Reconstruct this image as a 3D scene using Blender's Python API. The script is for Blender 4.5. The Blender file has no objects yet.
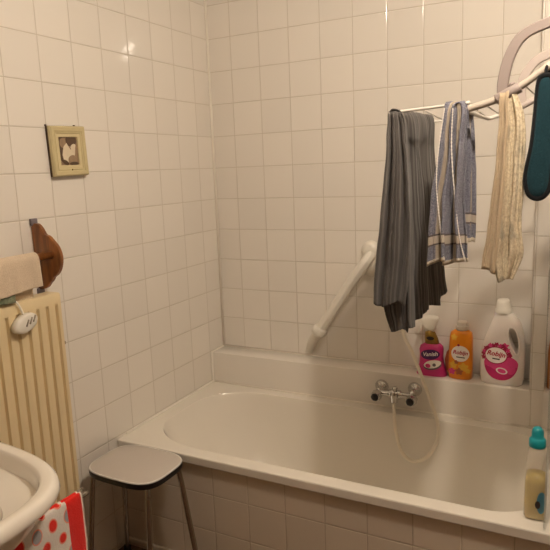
import bpy, bmesh, math, random
from mathutils import Vector, Matrix, Euler, noise
random.seed(7)
sc = bpy.context.scene
C = sc.collection
PI = math.pi

# ------------------------------------------------------------------ camera
CAM = Vector((1.62657, -2.53215, 1.50195))
ROT = Euler((1.39659168, 0.0389890012, 0.471297731), 'XYZ')
FPX = 598.96
RM = ROT.to_matrix()
cd = bpy.data.cameras.new('camera'); cam = bpy.data.objects.new('camera', cd); C.objects.link(cam)
cam.location = CAM; cam.rotation_euler = ROT
cd.sensor_width = 36; cd.lens = 36 * FPX / 550; cd.clip_start = 0.02
sc.camera = cam
def at(u, v, y):                       # point of the plane at depth y seen at this place of the photo
    d = RM @ Vector(((u - 275) / FPX, -(v - 275) / FPX, -1))
    return CAM + d * ((y - CAM.y) / d.y)
def atx(u, v, x):
    d = RM @ Vector(((u - 275) / FPX, -(v - 275) / FPX, -1))
    return CAM + d * ((x - CAM.x) / d.x)

# ------------------------------------------------------------------ materials
def srgb(r, g, b):
    f = lambda c: c / 12.92 if c <= .04045 else ((c + .055) / 1.055) ** 2.4
    return (f(r / 255), f(g / 255), f(b / 255), 1)
class NT:
    def __init__(s, name):
        s.m = bpy.data.materials.new(name); s.m.use_nodes = True
        s.t = s.m.node_tree; s.n = s.t.nodes; s.l = s.t.links
        s.b = s.n['Principled BSDF']
    def set(s, sock, v):
        if hasattr(v, 'is_output'): s.l.new(v, sock)
        else: sock.default_value = v
    def math(s, op, a, b=0.0, c=0.0):
        n = s.n.new('ShaderNodeMath'); n.operation = op
        s.set(n.inputs[0], a); s.set(n.inputs[1], b); s.set(n.inputs[2], c)
        return n.outputs[0]
    def mix(s, f, a, b):
        n = s.n.new('ShaderNodeMix'); n.data_type = 'RGBA'
        s.set(n.inputs[0], f); s.set(n.inputs[6], a); s.set(n.inputs[7], b)
        return n.outputs[2]
    def noise(s, scale, detail=2.0, vec=None, rough=.5):
        n = s.n.new('ShaderNodeTexNoise'); n.inputs['Scale'].default_value = scale
        n.inputs['Detail'].default_value = detail; n.inputs['Roughness'].default_value = rough
        if vec is not None: s.l.new(vec, n.inputs['Vector'])
        return n.outputs['Fac']
    def obj(s): return s.n.new('ShaderNodeTexCoord').outputs['Object']
    def uv(s):
        o = s.n.new('ShaderNodeTexCoord').outputs['UV']; q = s.n.new('ShaderNodeSeparateXYZ'); s.l.new(o, q.inputs[0])
        return q.outputs[0], q.outputs[1]
    def sep(s, v):
        q = s.n.new('ShaderNodeSeparateXYZ'); s.l.new(v, q.inputs[0]); return q.outputs
    def smooth(s, x, a, b):            # 0 at a, 1 at b
        n = s.n.new('ShaderNodeMapRange'); n.interpolation_type = 'SMOOTHSTEP'
        s.set(n.inputs[0], x); n.inputs[1].default_value = a; n.inputs[2].default_value = b
        return n.outputs[0]
    def bump(s, h, strength, dist):
        n = s.n.new('ShaderNodeBump'); n.inputs['Strength'].default_value = strength
        n.inputs['Distance'].default_value = dist; s.l.new(h, n.inputs['Height'])
        s.l.new(n.outputs[0], s.b.inputs['Normal']); return n
    def p(s, **k):
        nm = dict(col='Base Color', rough='Roughness', metal='Metallic', trans='Transmission Weight', ior='IOR',
                  coat='Coat Weight', coatr='Coat Roughness', sheen='Sheen Weight', spec='Specular IOR Level', alpha='Alpha', sss='Subsurface Weight')
        for a, v in k.items(): s.set(s.b.inputs[nm[a]], v)
        return s
def plain(name, col, rough=.5, nz=0.0, nscale=30, **k):
    t = NT(name)
    c = srgb(*col)
    if nz:
        f = t.noise(nscale, 3, t.obj())
        d = tuple(x * (1 - nz) for x in c[:3]) + (1,)
        t.p(col=t.mix(f, d, c))
    else: t.p(col=c)
    t.p(rough=rough, **k)
    return t.m
def tile_mat(name, haxis, h0, z0, col, grout, pitch=.15, zaxis='z', rough=.075, gw=.0008, tilt=.012):
    t = NT(name)
    geo = t.n.new('ShaderNodeNewGeometry')
    P = t.sep(geo.outputs['Position'])
    ix = {'x': 0, 'y': 1, 'z': 2}
    a = t.math('DIVIDE', t.math('SUBTRACT', P[ix[haxis]], h0), pitch)
    b = t.math('DIVIDE', t.math('SUBTRACT', P[ix[zaxis]], z0), pitch)
    def edge(v):
        f = t.math('FRACT', v)
        return t.math('MULTIPLY', t.math('MINIMUM', f, t.math('SUBTRACT', 1.0, f)), pitch)
    d = t.math('MINIMUM', edge(a), edge(b))
    g = t.smooth(d, gw + .0009, gw - .0002)
    cell = t.n.new('ShaderNodeCombineXYZ')
    t.l.new(t.math('FLOOR', a), cell.inputs[0]); t.l.new(t.math('FLOOR', b), cell.inputs[1])
    wn = t.n.new('ShaderNodeTexWhiteNoise'); wn.noise_dimensions = '3D'; t.l.new(cell.outputs[0], wn.inputs['Vector'])
    dark = tuple(x * .95 for x in srgb(*col)[:3]) + (1,)
    base = t.mix(wn.outputs['Value'], dark, srgb(*col))
    gcol = t.mix(t.noise(9, 2, geo.outputs['Position']), srgb(*grout), tuple(x * .75 for x in srgb(*grout)[:3]) + (1,))
    t.p(col=t.mix(g, base, gcol), rough=t.math('MULTIPLY_ADD', g, .5, rough), spec=.5)
    # pillow edge, slight warp of the glaze and of each tile
    cs = t.sep(wn.outputs['Color'])
    fa = t.math('SUBTRACT', t.math('FRACT', a), .5); fb = t.math('SUBTRACT', t.math('FRACT', b), .5)
    tl = t.math('ADD', t.math('MULTIPLY', fa, t.math('SUBTRACT', cs[0], .5)), t.math('MULTIPLY', fb, t.math('SUBTRACT', cs[1], .5)))
    h = t.math('MULTIPLY_ADD', t.smooth(d, gw - .0005, .0042), .0011, t.math('MULTIPLY', tl, tilt * pitch))
    h = t.math('MULTIPLY_ADD', t.noise(14, 1, geo.outputs['Position']), .0008, h)
    t.bump(h, 1.0, 1.0)
    return t.m
WT = (234, 229, 221); GR = (211, 202, 187)
M = {}
M['tile_back'] = tile_mat('white_tile_back', 'x', .127, .02, WT, GR)
M['tile_left'] = tile_mat('white_tile_left', 'y', -.279, .02, WT, GR)
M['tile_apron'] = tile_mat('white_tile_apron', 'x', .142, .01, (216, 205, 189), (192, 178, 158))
M['tile_ledge_grouted'] = tile_mat('white_tile_ledge', 'x', .127, .466, WT, (226, 220, 209), gw=.0004, tilt=.004)
M['tile_ledge'] = plain('ledge_glaze', WT, .2, .05, 6)
M['tile_floor'] = tile_mat('brown_floor_tile', 'x', .05, .03, (104, 78, 58), (84, 68, 54), zaxis='y', pitch=.2, rough=.35)
M['ceiling'] = plain('ceiling_paint', (232, 228, 220), .8, .05, 60)
M['room_paint'] = plain('low_bounce_beige_paint', (150, 134, 116), .8, .06, 40)  # for the unseen walls, toned darker to cut bounced light
M['caulk'] = plain('sealant', (238, 233, 222), .4, .06, 40)
M['enamel'] = plain('bath_enamel', (232, 227, 217), .12, .02, 5, coat=.6, coatr=.05)
M['ceramic'] = plain('ceramic_glaze', (236, 230, 220), .14, .02, 5, coat=.5, coatr=.05)
M['slot_shade'] = plain('slot_shade_tone', (150, 140, 124), .5, .1, 60)  # grey stands in for the shade inside the vent slots
M['chrome'] = plain('chrome', (205, 203, 200), .12, .05, 20, metal=1.0)
M['chrome_dull'] = plain('worn_chrome', (196, 190, 182), .16, .25, 50, metal=1.0)
M['white_plastic'] = plain('white_plastic', (232, 228, 218), .35, .04, 30)
M['ivory_plastic'] = plain('ivory_plastic', (226, 216, 196), .4, .05, 30)
M['hook_plastic'] = plain('mauve_grey_plastic', (152, 140, 136), .45, .06, 60)
M['hook_pale'] = plain('pale_mauve_plastic', (196, 184, 178), .45, .06, 60)
M['wire'] = plain('white_coated_wire', (230, 226, 218), .3, .05, 60)
M['rail_grey'] = plain('grey_plastic_tube', (196, 186, 174), .4, .05, 60)
M['radiator'] = plain('cream_radiator_paint', (226, 208, 168), .4, .05, 12)
M['brass'] = plain('old_brass', (150, 122, 74), .4, .3, 90, metal=.8)
M['hose'] = plain('ivory_hose', (236, 228, 212), .4, .08, 80)
M['black'] = plain('black_cap', (22, 20, 22), .3, .2, 40)
M['pink'] = plain('pink_plastic', (216, 52, 130), .35, .1, 20, trans=.15)
M['magenta_dark'] = plain('purple_label', (74, 34, 96), .4, .2, 60)
M['gold'] = plain('gold_label', (150, 116, 40), .4, .35, 160)
M['orange'] = plain('orange_liquid_bottle', (242, 146, 26), .3, .1, 25, trans=.1)
M['orange_dark'] = plain('amber_plastic', (190, 100, 60), .35, .2, 40, trans=.2)
M['label_white'] = plain('white_label', (246, 240, 234), .4, .03, 60)
M['label_red'] = plain('red_print', (190, 22, 62), .4, .1, 90)
M['label_pink'] = plain('pink_print', (232, 70, 140), .4, .2, 120)
M['label_rose'] = plain('rose_print', (206, 40, 112), .4, .2, 120)
M['label_maroon'] = plain('maroon_print', (172, 28, 76), .4, .3, 140)
M['label_grey'] = plain('grey_print', (120, 112, 118), .4, .2, 90)
M['label_black'] = plain('black_print', (40, 30, 30), .4, .1, 90)
M['label_yellow'] = plain('yellow_print', (250, 196, 70), .4, .25, 120)
M['white_bottle'] = plain('white_bottle_plastic', (240, 232, 226), .35, .03, 30, sss=.05)
M['teal'] = plain('teal_cap', (20, 150, 160), .3, .1, 40)
M['blue_label'] = plain('blue_label', (70, 130, 150), .4, .3, 70)
M['yellow_liquid'] = plain('yellow_liquid', (230, 206, 116), .15, .06, 20, trans=.35, ior=1.33)
M['peach'] = plain('peach_bottle', (226, 150, 84), .35, .1, 20)
M['frame_gold'] = plain('cream_gilt_frame', (206, 192, 148), .4, .10, 40)
M['frame_mat'] = plain('cream_mat_board', (212, 198, 156), .6, .06, 40)
M['frame_edge'] = plain('dark_frame_edge', (92, 72, 50), .6, .2, 40)
M['sepia_dark'] = plain('sepia_dark_print', (96, 74, 54), .4, .35, 70)
M['sepia_mid'] = plain('sepia_mid_print', (158, 132, 104), .4, .25, 90)
M['sepia_light'] = plain('sepia_light_print', (226, 212, 186), .4, .12, 90)
M['stool_top'] = plain('grey_laminate', (198, 190, 182), .35, .07, 220)
M['stool_trim'] = plain('pale_trim_line', (226, 224, 220), .3, .04, 40)
M['stool_black'] = plain('black_vinyl_edge', (20, 19, 22), .35, .2, 40)
M['rubber'] = plain('black_rubber', (26, 24, 24), .7, .2, 40)
# wood
t = NT('brown_turned_wood'); ob = t.obj()
mp = t.n.new('ShaderNodeMapping'); mp.inputs['Scale'].default_value = (26, 26, 3); t.l.new(ob, mp.inputs['Vector'])
f = t.noise(1.6, 5, mp.outputs[0], .65)
t.p(col=t.mix(t.smooth(f, .3, .7), srgb(96, 54, 22), srgb(150, 94, 44)), rough=.38); t.bump(f, .15, .004); M['wood'] = t.m
# clear glass
t = NT('clear_glass')
lw = t.n.new('ShaderNodeLayerWeight'); lw.inputs['Blend'].default_value = .5
fr = t.math('MULTIPLY_ADD', t.math('POWER', lw.outputs['Facing'], 5.0), .9, .04)
tb = t.n.new('ShaderNodeBsdfTransparent'); tb.inputs[0].default_value = (.97, .985, .98, 1)
gl = t.n.new('ShaderNodeBsdfGlossy'); gl.inputs['Roughness'].default_value = .03
mx_ = t.n.new('ShaderNodeMixShader'); t.l.new(fr, mx_.inputs[0]); t.l.new(tb.outputs[0], mx_.inputs[1]); t.l.new(gl.outputs[0], mx_.inputs[2])
t.l.new(mx_.outputs[0], t.n['Material Output'].inputs['Surface']); M['glass'] = t.m
# translucent bottle
t = NT('clear_bottle_plastic'); t.p(col=srgb(236, 228, 214), rough=.25, alpha=.30, spec=.6); M['clear_plastic'] = t.m
t = NT('frosted_cap_plastic'); t.p(col=srgb(225, 218, 205), rough=.3, alpha=.75); M['cap_clear'] = t.m
# cloths (UV: u across the cloth in metres, v down the cloth in metres)
def cloth_base(name, fuzz, scale, colsock=None):
    t = NT(name)
    return t
def fin(t, col, hs, strength=.5, dist=.002, scale=420):
    f = t.noise(scale, 2, t.obj())
    h = f if hs is None else t.math('ADD', t.math('MULTIPLY', f, .5), hs)
    t.p(col=col, rough=.92, sheen=.15, spec=.15); t.bump(h, strength, dist); return t.m
t = NT('grey_pinstripe_cloth'); u, v = t.uv()
s = t.math('SINE', t.math('MULTIPLY', u, 2 * PI / .0105)); s = t.smooth(s, .1, .9)
s2 = t.smooth(t.math('SINE', t.math('MULTIPLY', u, 2 * PI / .048)), .55, .95)
c1 = t.mix(s, srgb(74, 71, 70), srgb(102, 99, 96)); c1 = t.mix(t.math('MULTIPLY', s2, .3), c1, srgb(128, 124, 120))
c1 = t.mix(t.math('MULTIPLY', t.noise(60, 3, t.obj()), .35), c1, srgb(80, 76, 74))
M['grey_cloth'] = fin(t, c1, s, .35, .0012)
t = NT('blue_woven_towel'); u, v = t.uv()      # v = 1 at the top, falls to 0 at the hem
sp = t.noise(420, 2, t.obj(), .6)
c1 = t.mix(t.smooth(sp, .36, .64), srgb(88, 90, 106), srgb(136, 136, 146))
st = t.smooth(t.math('SINE', t.math('MULTIPLY_ADD', u, 2 * PI / .11, -1.2)), .6, .8)
c1 = t.mix(st, c1, t.mix(sp, srgb(150, 138, 124), srgb(196, 184, 166)))
def band(t, v, a, b): return t.math('MULTIPLY', t.math('GREATER_THAN', v, a), t.math('LESS_THAN', v, b))
c1 = t.mix(band(t, v, .057, .079), c1, srgb(182, 172, 158))
c1 = t.mix(t.math('ADD', band(t, v, .052, .057), band(t, v, .079, .084)), c1, srgb(96, 88, 88))
c1 = t.mix(band(t, v, -.1, .012), c1, srgb(214, 204, 186))
M['blue_towel'] = fin(t, c1, sp, .6, .002)
t = NT('beige_plain_cloth'); sp = t.noise(200, 3, t.obj(), .7)
M['beige_cloth'] = fin(t, t.mix(sp, srgb(166, 148, 122), srgb(194, 176, 150)), sp, .5, .002)
t = NT('cream_lace_cloth'); sp = t.noise(130, 4, t.obj(), .7); u, v = t.uv()
c1 = t.mix(t.smooth(sp, .3, .65), srgb(188, 172, 144), srgb(226, 214, 188))
big = t.noise(14, 2, t.obj())
c1 = t.mix(t.math('MULTIPLY', t.smooth(big, .48, .62), .6), c1, srgb(140, 134, 118))
M['cream_cloth'] = fin(t, c1, sp, .8, .003)
t = NT('beige_terry'); sp = t.noise(260, 3, t.obj(), .7)
M['beige_terry'] = fin(t, t.mix(sp, srgb(186, 166, 140), srgb(232, 216, 194)), sp, .7, .003)
t = NT('grey_green_cloth'); sp = t.noise(200, 3, t.obj(), .7)
M['green_cloth'] = fin(t, t.mix(sp, srgb(96, 104, 84), srgb(132, 138, 112)), sp, .6, .002)
t = NT('teal_quilted_cloth'); sp = t.noise(320, 2, t.obj())
M['teal_cloth'] = fin(t, t.mix(sp, srgb(12, 38, 46), srgb(26, 62, 72)), sp, .5, .002)
t = NT('black_binding'); sp = t.noise(320, 2, t.obj())
M['binding'] = fin(t, t.mix(sp, srgb(10, 12, 14), srgb(24, 26, 30)), sp, .4, .001)
t = NT('polka_dot_terry'); u, v = t.uv()
a = t.math('DIVIDE', u, .062); b = t.math('DIVIDE', v, .046)
row = t.math('FLOOR', b)
a = t.math('ADD', a, t.math('MULTIPLY', t.math('MODULO', row, 2.0), .5))
fx = t.math('MULTIPLY', t.math('SUBTRACT', t.math('FRACT', a), .5), .062); fy = t.math('MULTIPLY', t.math('SUBTRACT', t.math('FRACT', b), .5), .046)
r = t.math('SQRT', t.math('ADD', t.math('MULTIPLY', fx, fx), t.math('MULTIPLY', fy, fy)))
cx = t.n.new('ShaderNodeCombineXYZ'); t.l.new(t.math('FLOOR', a), cx.inputs[0]); t.l.new(row, cx.inputs[1])
wn = t.n.new('ShaderNodeTexWhiteNoise'); t.l.new(cx.outputs[0], wn.inputs['Vector'])
rad = t.math('MULTIPLY_ADD', wn.outputs['Value'], .007, .0098)
dot = t.math('LESS_THAN', r, rad)
ring = t.math('MULTIPLY', t.math('LESS_THAN', r, t.math('ADD', rad, .0035)), t.math('GREATER_THAN', r, rad))
cs = t.sep(wn.outputs['Color'])
sp = t.noise(260, 3, t.obj(), .7)
w = t.mix(sp, srgb(206, 196, 188), srgb(240, 234, 226))
dc = t.mix(t.math('GREATER_THAN', cs[1], .62), srgb(222, 40, 26), srgb(160, 158, 162))
c1 = t.mix(ring, w, srgb(232, 150, 130)); c1 = t.mix(dot, c1, dc)
c1 = t.mix(t.math('LESS_THAN', u, .066), c1, t.mix(sp, srgb(196, 20, 18), srgb(232, 48, 36)))
c1 = t.mix(t.math('LESS_THAN', u, .006), c1, srgb(238, 220, 206))
M['polka'] = fin(t, c1, sp, .7, .003)

# ------------------------------------------------------------------ object helpers
def link(name, bm, m, parent=None, smooth=True, loc=None):
    me = bpy.data.meshes.new(name)
    bm.normal_update(); bm.to_mesh(me); bm.free()
    if smooth:
        for p in me.polygons: p.use_smooth = True
    me.materials.append(M[m])
    o = bpy.data.objects.new(name, me); C.objects.link(o)
    if parent: 
        o.parent = parent; o.matrix_parent_inverse = Matrix.Translation(-world_loc(parent))
    return o
def world_loc(o):                      # parts are modelled in place, so only a top-level Empty carries a location
    return Vector((0, 0, 0)) if o.parent else Vector(o.location)
def tag(o, label, cat, group=None):
    o['label'] = label; o['category'] = cat
    if group: o['group'] = group
    return o
def empty(name, loc, label, cat, group=None):
    o = bpy.data.objects.new(name, None); C.objects.link(o); o.location = loc; o.empty_display_size = .05
    return tag(o, label, cat, group)
def struct(name, bm, m, smooth=False):
    o = link(name, bm, m, None, smooth); o['kind'] = 'structure'; return o
def sharp(o, ang=35):
    md = o.modifiers.new('edge_split', 'EDGE_SPLIT'); md.split_angle = math.radians(ang); return o
def box(bm, a, b, bev=0.0, seg=2):
    r = bmesh.ops.create_cube(bm, size=1)
    vs = r['verts']
    a = Vector(a); b = Vector(b)
    for v in vs:
        v.co = Vector([(a[i] + b[i]) / 2 + v.co[i] * (b[i] - a[i]) for i in range(3)])
    if bev:
        es = list({e for v in vs for e in v.link_edges})
        bmesh.ops.bevel(bm, geom=es, offset=bev, segments=seg, affect='EDGES', profile=.5)
    return vs
def spline(pts, n=8):
    pts = [Vector(p) for p in pts]; out = []
    for i in range(len(pts) - 1):
        p0 = pts[max(i - 1, 0)]; p1 = pts[i]; p2 = pts[i + 1]; p3 = pts[min(i + 2, len(pts) - 1)]
        for k in range(n):
            t = k / n
            out.append(.5 * ((2 * p1) + (p2 - p0) * t + (2 * p0 - 5 * p1 + 4 * p2 - p3) * t * t + (3 * p1 - p0 - 3 * p2 + p3) * t ** 3))
    out.append(pts[-1]); return out
def tube(bm, pts, r, seg=12, cap=True, closed=False, flat=None):
    """r: number or list. flat=(normal, width, thickness) gives a rectangular band instead"""
    pts = [Vector(p) for p in pts]; n = len(pts)
    rs = r if isinstance(r, (list, tuple)) else [r] * n
    rings = []; up = None
    for i, p in enumerate(pts):
        if closed: d = pts[(i + 1) % n] - pts[i - 1]
        else: d = pts[min(i + 1, n - 1)] - pts[max(i - 1, 0)]
        d.normalize()
        if up is None:
            up = d.orthogonal().normalized()
        up = (up - d * up.dot(d))
        if up.length < 1e-5: up = d.orthogonal()
        up.normalize(); sd = d.cross(up)
        if flat:
            nrm = Vector(flat[0]).normalized(); s = d.cross(nrm).normalized(); w, th = flat[1] / 2, flat[2] / 2
            w *= rs[i]
            bb = .0025
            prof = [(-w + bb, -th), (w - bb, -th), (w, -th + bb), (w, th - bb), (w - bb, th), (-w + bb, th), (-w, th - bb), (-w, -th + bb)]
            rings.append([bm.verts.new(p + s * a + nrm * b) for a, b in prof])
        else:
            rings.append([bm.verts.new(p + (up * math.cos(2 * PI * k / seg) + sd * math.sin(2 * PI * k / seg)) * rs[i]) for k in range(seg)])
    m = len(rings[0])
    for i in range(n if closed else n - 1):
        A = rings[i]; B = rings[(i + 1) % n]
        for k in range(m): bm.faces.new((A[k], A[(k + 1) % m], B[(k + 1) % m], B[k]))
    if cap and not closed:
        bm.faces.new(rings[0][::-1]); bm.faces.new(rings[-1])
    return rings
def loft(bm, rings, cap0=True, cap1=True):
    R = [[bm.verts.new(p) for p in r] for r in rings]; m = len(R[0])
    for A, B in zip(R, R[1:]):
        for k in range(m): bm.faces.new((A[k], A[(k + 1) % m], B[(k + 1) % m], B[k]))
    if cap0: bm.faces.new(R[0][::-1])
    if cap1: bm.faces.new(R[-1])
    return R
def lathe(bm, o, axis, prof, seg=24, cap=True):
    """prof: list of (distance along axis, radius)"""
    axis = Vector(axis).normalized(); a = axis.orthogonal().normalized(); b = axis.cross(a); o = Vector(o)
    loft(bm, [[o + axis * h + (a * math.cos(2 * PI * k / seg) + b * math.sin(2 * PI * k / seg)) * max(r, 1e-4) for k in range(seg)] for h, r in prof], cap, cap)
def fixn(bm): bmesh.ops.recalc_face_normals(bm, faces=bm.faces[:])
def superel(cx, cy, hx, hy, n, seg, z):
    out = []
    for k in range(seg):
        a = 2 * PI * k / seg; c, s = math.cos(a), math.sin(a)
        out.append(Vector((cx + hx * math.copysign(abs(c) ** (2 / n), c), cy + hy * math.copysign(abs(s) ** (2 / n), s), z)))
    return out
def solid(o, th, off=0.0):
    md = o.modifiers.new('thickness', 'SOLIDIFY'); md.thickness = th; md.offset = off; return o
def subd(o, n=1):
    md = o.modifiers.new('smooth', 'SUBSURF'); md.levels = n; md.render_levels = n; return o

# ------------------------------------------------------------------ the setting
XR, YF, ZC = 2.35, -3.3, 2.56
def quad(name, pts, m):
    bm = bmesh.new(); bm.faces.new([bm.verts.new(p) for p in pts]); return struct(name, bm, m)
def slab(name, a, b, m, bev=0.0):
    bm = bmesh.new(); box(bm, a, b, bev); return struct(name, bm, m, bool(bev))
slab('wall_back', (-.12, 0, -.1), (XR + .12, .12, ZC + .1), 'tile_back')
slab('wall_left', (-.12, YF, -.1), (0, 0, ZC + .1), 'tile_left')
slab('wall_right', (XR, YF, -.1), (XR + .12, 0, ZC + .1), 'room_paint')
slab('wall_front', (-.12, YF - .12, -.1), (XR + .12, YF, ZC + .1), 'room_paint')
slab('floor', (0, YF, -.1), (XR, 0, 0), 'tile_floor')
slab('ceiling', (0, YF, ZC), (XR, 0, ZC + .1), 'ceiling')
RIM = .462; LEDGE = .615; LY = -.115; TUBX = 1.66; TF = -.834
bm = bmesh.new(); box(bm, (0, LY, 0), (XR, 0, LEDGE), .004, 2); struct('trim_1', bm, 'tile_ledge', True)
bm = bmesh.new(); box(bm, (1.47, LY - .0004, RIM + .001), (1.523, 0, ZC), .003, 2); struct('trim_2', bm, 'tile_back', True)
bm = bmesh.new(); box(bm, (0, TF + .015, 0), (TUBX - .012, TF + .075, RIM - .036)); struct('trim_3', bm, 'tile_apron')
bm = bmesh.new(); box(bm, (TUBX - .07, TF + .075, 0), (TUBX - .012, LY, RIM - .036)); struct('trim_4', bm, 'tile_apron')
# sealant beads in the corners
bm = bmesh.new(); tube(bm, [(.004, -.004, LEDGE), (.004, -.004, ZC)], .006, 8); struct('trim_5', bm, 'caulk', True)
bm = bmesh.new(); tube(bm, [(.003, TF + .06, RIM + .001), (.003, LY - .003, RIM + .001), (.003, LY - .003, LEDGE + .001), (.003, -.003, LEDGE + .001)], .0055, 8); struct('trim_6', bm, 'caulk', True)
bm = bmesh.new(); tube(bm, [(.006, LY - .003, RIM + .001), (TUBX, LY - .003, RIM + .001)], .005, 8); struct('trim_7', bm, 'caulk', True)
bm = bmesh.new(); tube(bm, [(.003, TF + .012, 0), (.003, TF + .012, RIM - .03)], .007, 8); struct('trim_8', bm, 'caulk', True)
bm = bmesh.new(); tube(bm, [(.006, -.002, LEDGE + .001), (1.468, -.002, LEDGE + .001)], .004, 8); struct('trim_9', bm, 'caulk', True)
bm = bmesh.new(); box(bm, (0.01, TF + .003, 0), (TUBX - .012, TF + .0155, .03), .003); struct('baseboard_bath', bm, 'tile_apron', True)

# ------------------------------------------------------------------ bathtub
tub = empty('bathtub', (.8, -.48, 0), 'long cream-white built-in bathtub along the tiled back wall', 'bathtub')
bm = bmesh.new(); SEG = 96
def tubring(x0, x1, y0, y1, rl, rr, z):
    """rounded rectangle outline with 4 corners, left radius rl, right radius rr"""
    pts = []; n = SEG // 4
    for cx, cy, r, a0 in ((x1 - rr, y1 - rr * .9, rr, 0), (x0 + rl, y1 - rl * .8, rl, PI / 2), (x0 + rl, y0 + rl * .8, rl, PI), (x1 - rr, y0 + rr * .9, rr, 1.5 * PI)):
        ry = r * (.8 if r == rl else .9)
        for k in range(n):
            a = a0 + (PI / 2) * k / (n - 1)
            pts.append(Vector((cx + r * math.cos(a), cy + ry * math.sin(a), z)))
    return pts
ox0, ox1, oy0, oy1 = .002, TUBX, TF, LY - .001
ix0, ix1, iy0, iy1 = .074, 1.55, -.776, -.178
rings = [tubring(ox0, ox1, oy0 + .014, oy1, .012, .02, RIM - .036),
         tubring(ox0, ox1, oy0 + .002, oy1, .012, .02, RIM - .034),
         tubring(ox0, ox1, oy0, oy1, .012, .02, RIM - .031),
         tubring(ox0, ox1, oy0 - .0005, oy1, .012, .02, RIM - .005),
         tubring(ox0, ox1, oy0 + .001, oy1, .012, .02, RIM - .0015),
         tubring(ox0 + .001, ox1 - .003, oy0 + .004, oy1 - .001, .013, .02, RIM),
         tubring(ix0 - .002, ix1 + .002, iy0 - .002, iy1 + .002, .27, .16, RIM),
         tubring(ix0, ix1, iy0, iy1, .265, .15, RIM - .0015),
         tubring(ix0 + .003, ix1 - .002, iy0 + .002, iy1 - .002, .264, .15, RIM - .006),
         tubring(ix0 + .012, ix1 - .006, iy0 + .006, iy1 - .006, .262, .15, RIM - .03),
         tubring(ix0 + .05, ix1 - .02, iy0 + .02, iy1 - .02, .25, .15, RIM - .10),
         tubring(ix0 + .16, ix1 - .05, iy0 + .045, iy1 - .045, .24, .15, RIM - .25),
         tubring(ix0 + .25, ix1 - .08, iy0 + .07, iy1 - .07, .22, .15, RIM - .34),
         tubring(ix0 + .31, ix1 - .11, iy0 + .10, iy1 - .10, .20, .14, RIM - .375),
         tubring(ix0 + .40, ix1 - .20, iy0 + .17, iy1 - .17, .12, .10, RIM - .392)]
loft(bm, rings, False, True); fixn(bm)
sh = link('basin', bm, 'enamel', tub)
sharp(sh, 22)
bm = bmesh.new(); lathe(bm, (1.30, -.48, RIM - .393), (0, 0, 1), [(0, .03), (.005, .03), (.006, .024), (.004, .02)], 24); link('drain', bm, 'chrome', tub, True)
bm = bmesh.new(); lathe(bm, (.128, -.26, RIM + .0005), (0, 0, 1), [(0, .006), (.002, .006), (.0035, .003)], 16); link('rim_plug', bm, 'label_white', tub, True)

# ------------------------------------------------------------------ grab bar
e = at(372, 250, 0); e0 = at(312, 345, 0)
gb = empty('grab_bar', (e.x, 0, e.z), 'white ribbed plastic grab bar fixed diagonally on the tiled back wall', 'grab bar')
top = at(366, 257, -.060); bot = at(319, 331, -.060); d = (top - bot).normalized()
bm = bmesh.new()
path = spline([at(371.5, 255, -.014), at(369, 257.5, -.040), at(364.5, 264, -.057), at(355, 277, -.060)], 6) + spline([at(350, 284, -.060), at(330, 314.5, -.060), bot], 4)
rg = tube(bm, path, .0245, 32)
for i, r in enumerate(rg):
    c = sum((v.co for v in r), Vector()) / len(r)
    if 5 < i:
        for k, v in enumerate(r):
            if k % 4 >= 2: v.co = c + (v.co - c) * .93
fixn(bm); link('rail', bm, 'white_plastic', gb)
def flange(c, r, name):
    bm = bmesh.new(); lathe(bm, Vector((c.x, .0005, c.z)), (0, -1, 0), [(0, r), (.012, r), (.024, r * .94), (.033, r * .76), (.038, r * .45)], 32); fixn(bm); return link(name, bm, 'white_plastic', gb)
flange(at(371.5, 249.5, 0), .040, 'flange')
pb = at(369, 274, 0)
bm = bmesh.new(); tube(bm, [at(372, 256, -.014), at(371, 266, -.02), at(369, 275, -.012)], [.02, .018, .02], 16); fixn(bm)
link('screw_cover', bm, 'white_plastic', gb)
bm = bmesh.new()
c0 = bot + d * .012; dd = -d
lathe(bm, c0, dd, [(-.012, .026), (-.004, .033), (.012, .035), (.026, .033), (.034, .024)], 28); fixn(bm); link('collar', bm, 'white_plastic', gb)
bm = bmesh.new(); tube(bm, spline([bot - d * .01, at(313, 341, -.045), at(310.5, 347, -.025), at(309.5, 350.5, -.004)], 5), [.021] * 8 + [.017] * 8, 16); fixn(bm); link('foot', bm, 'white_plastic', gb)

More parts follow.
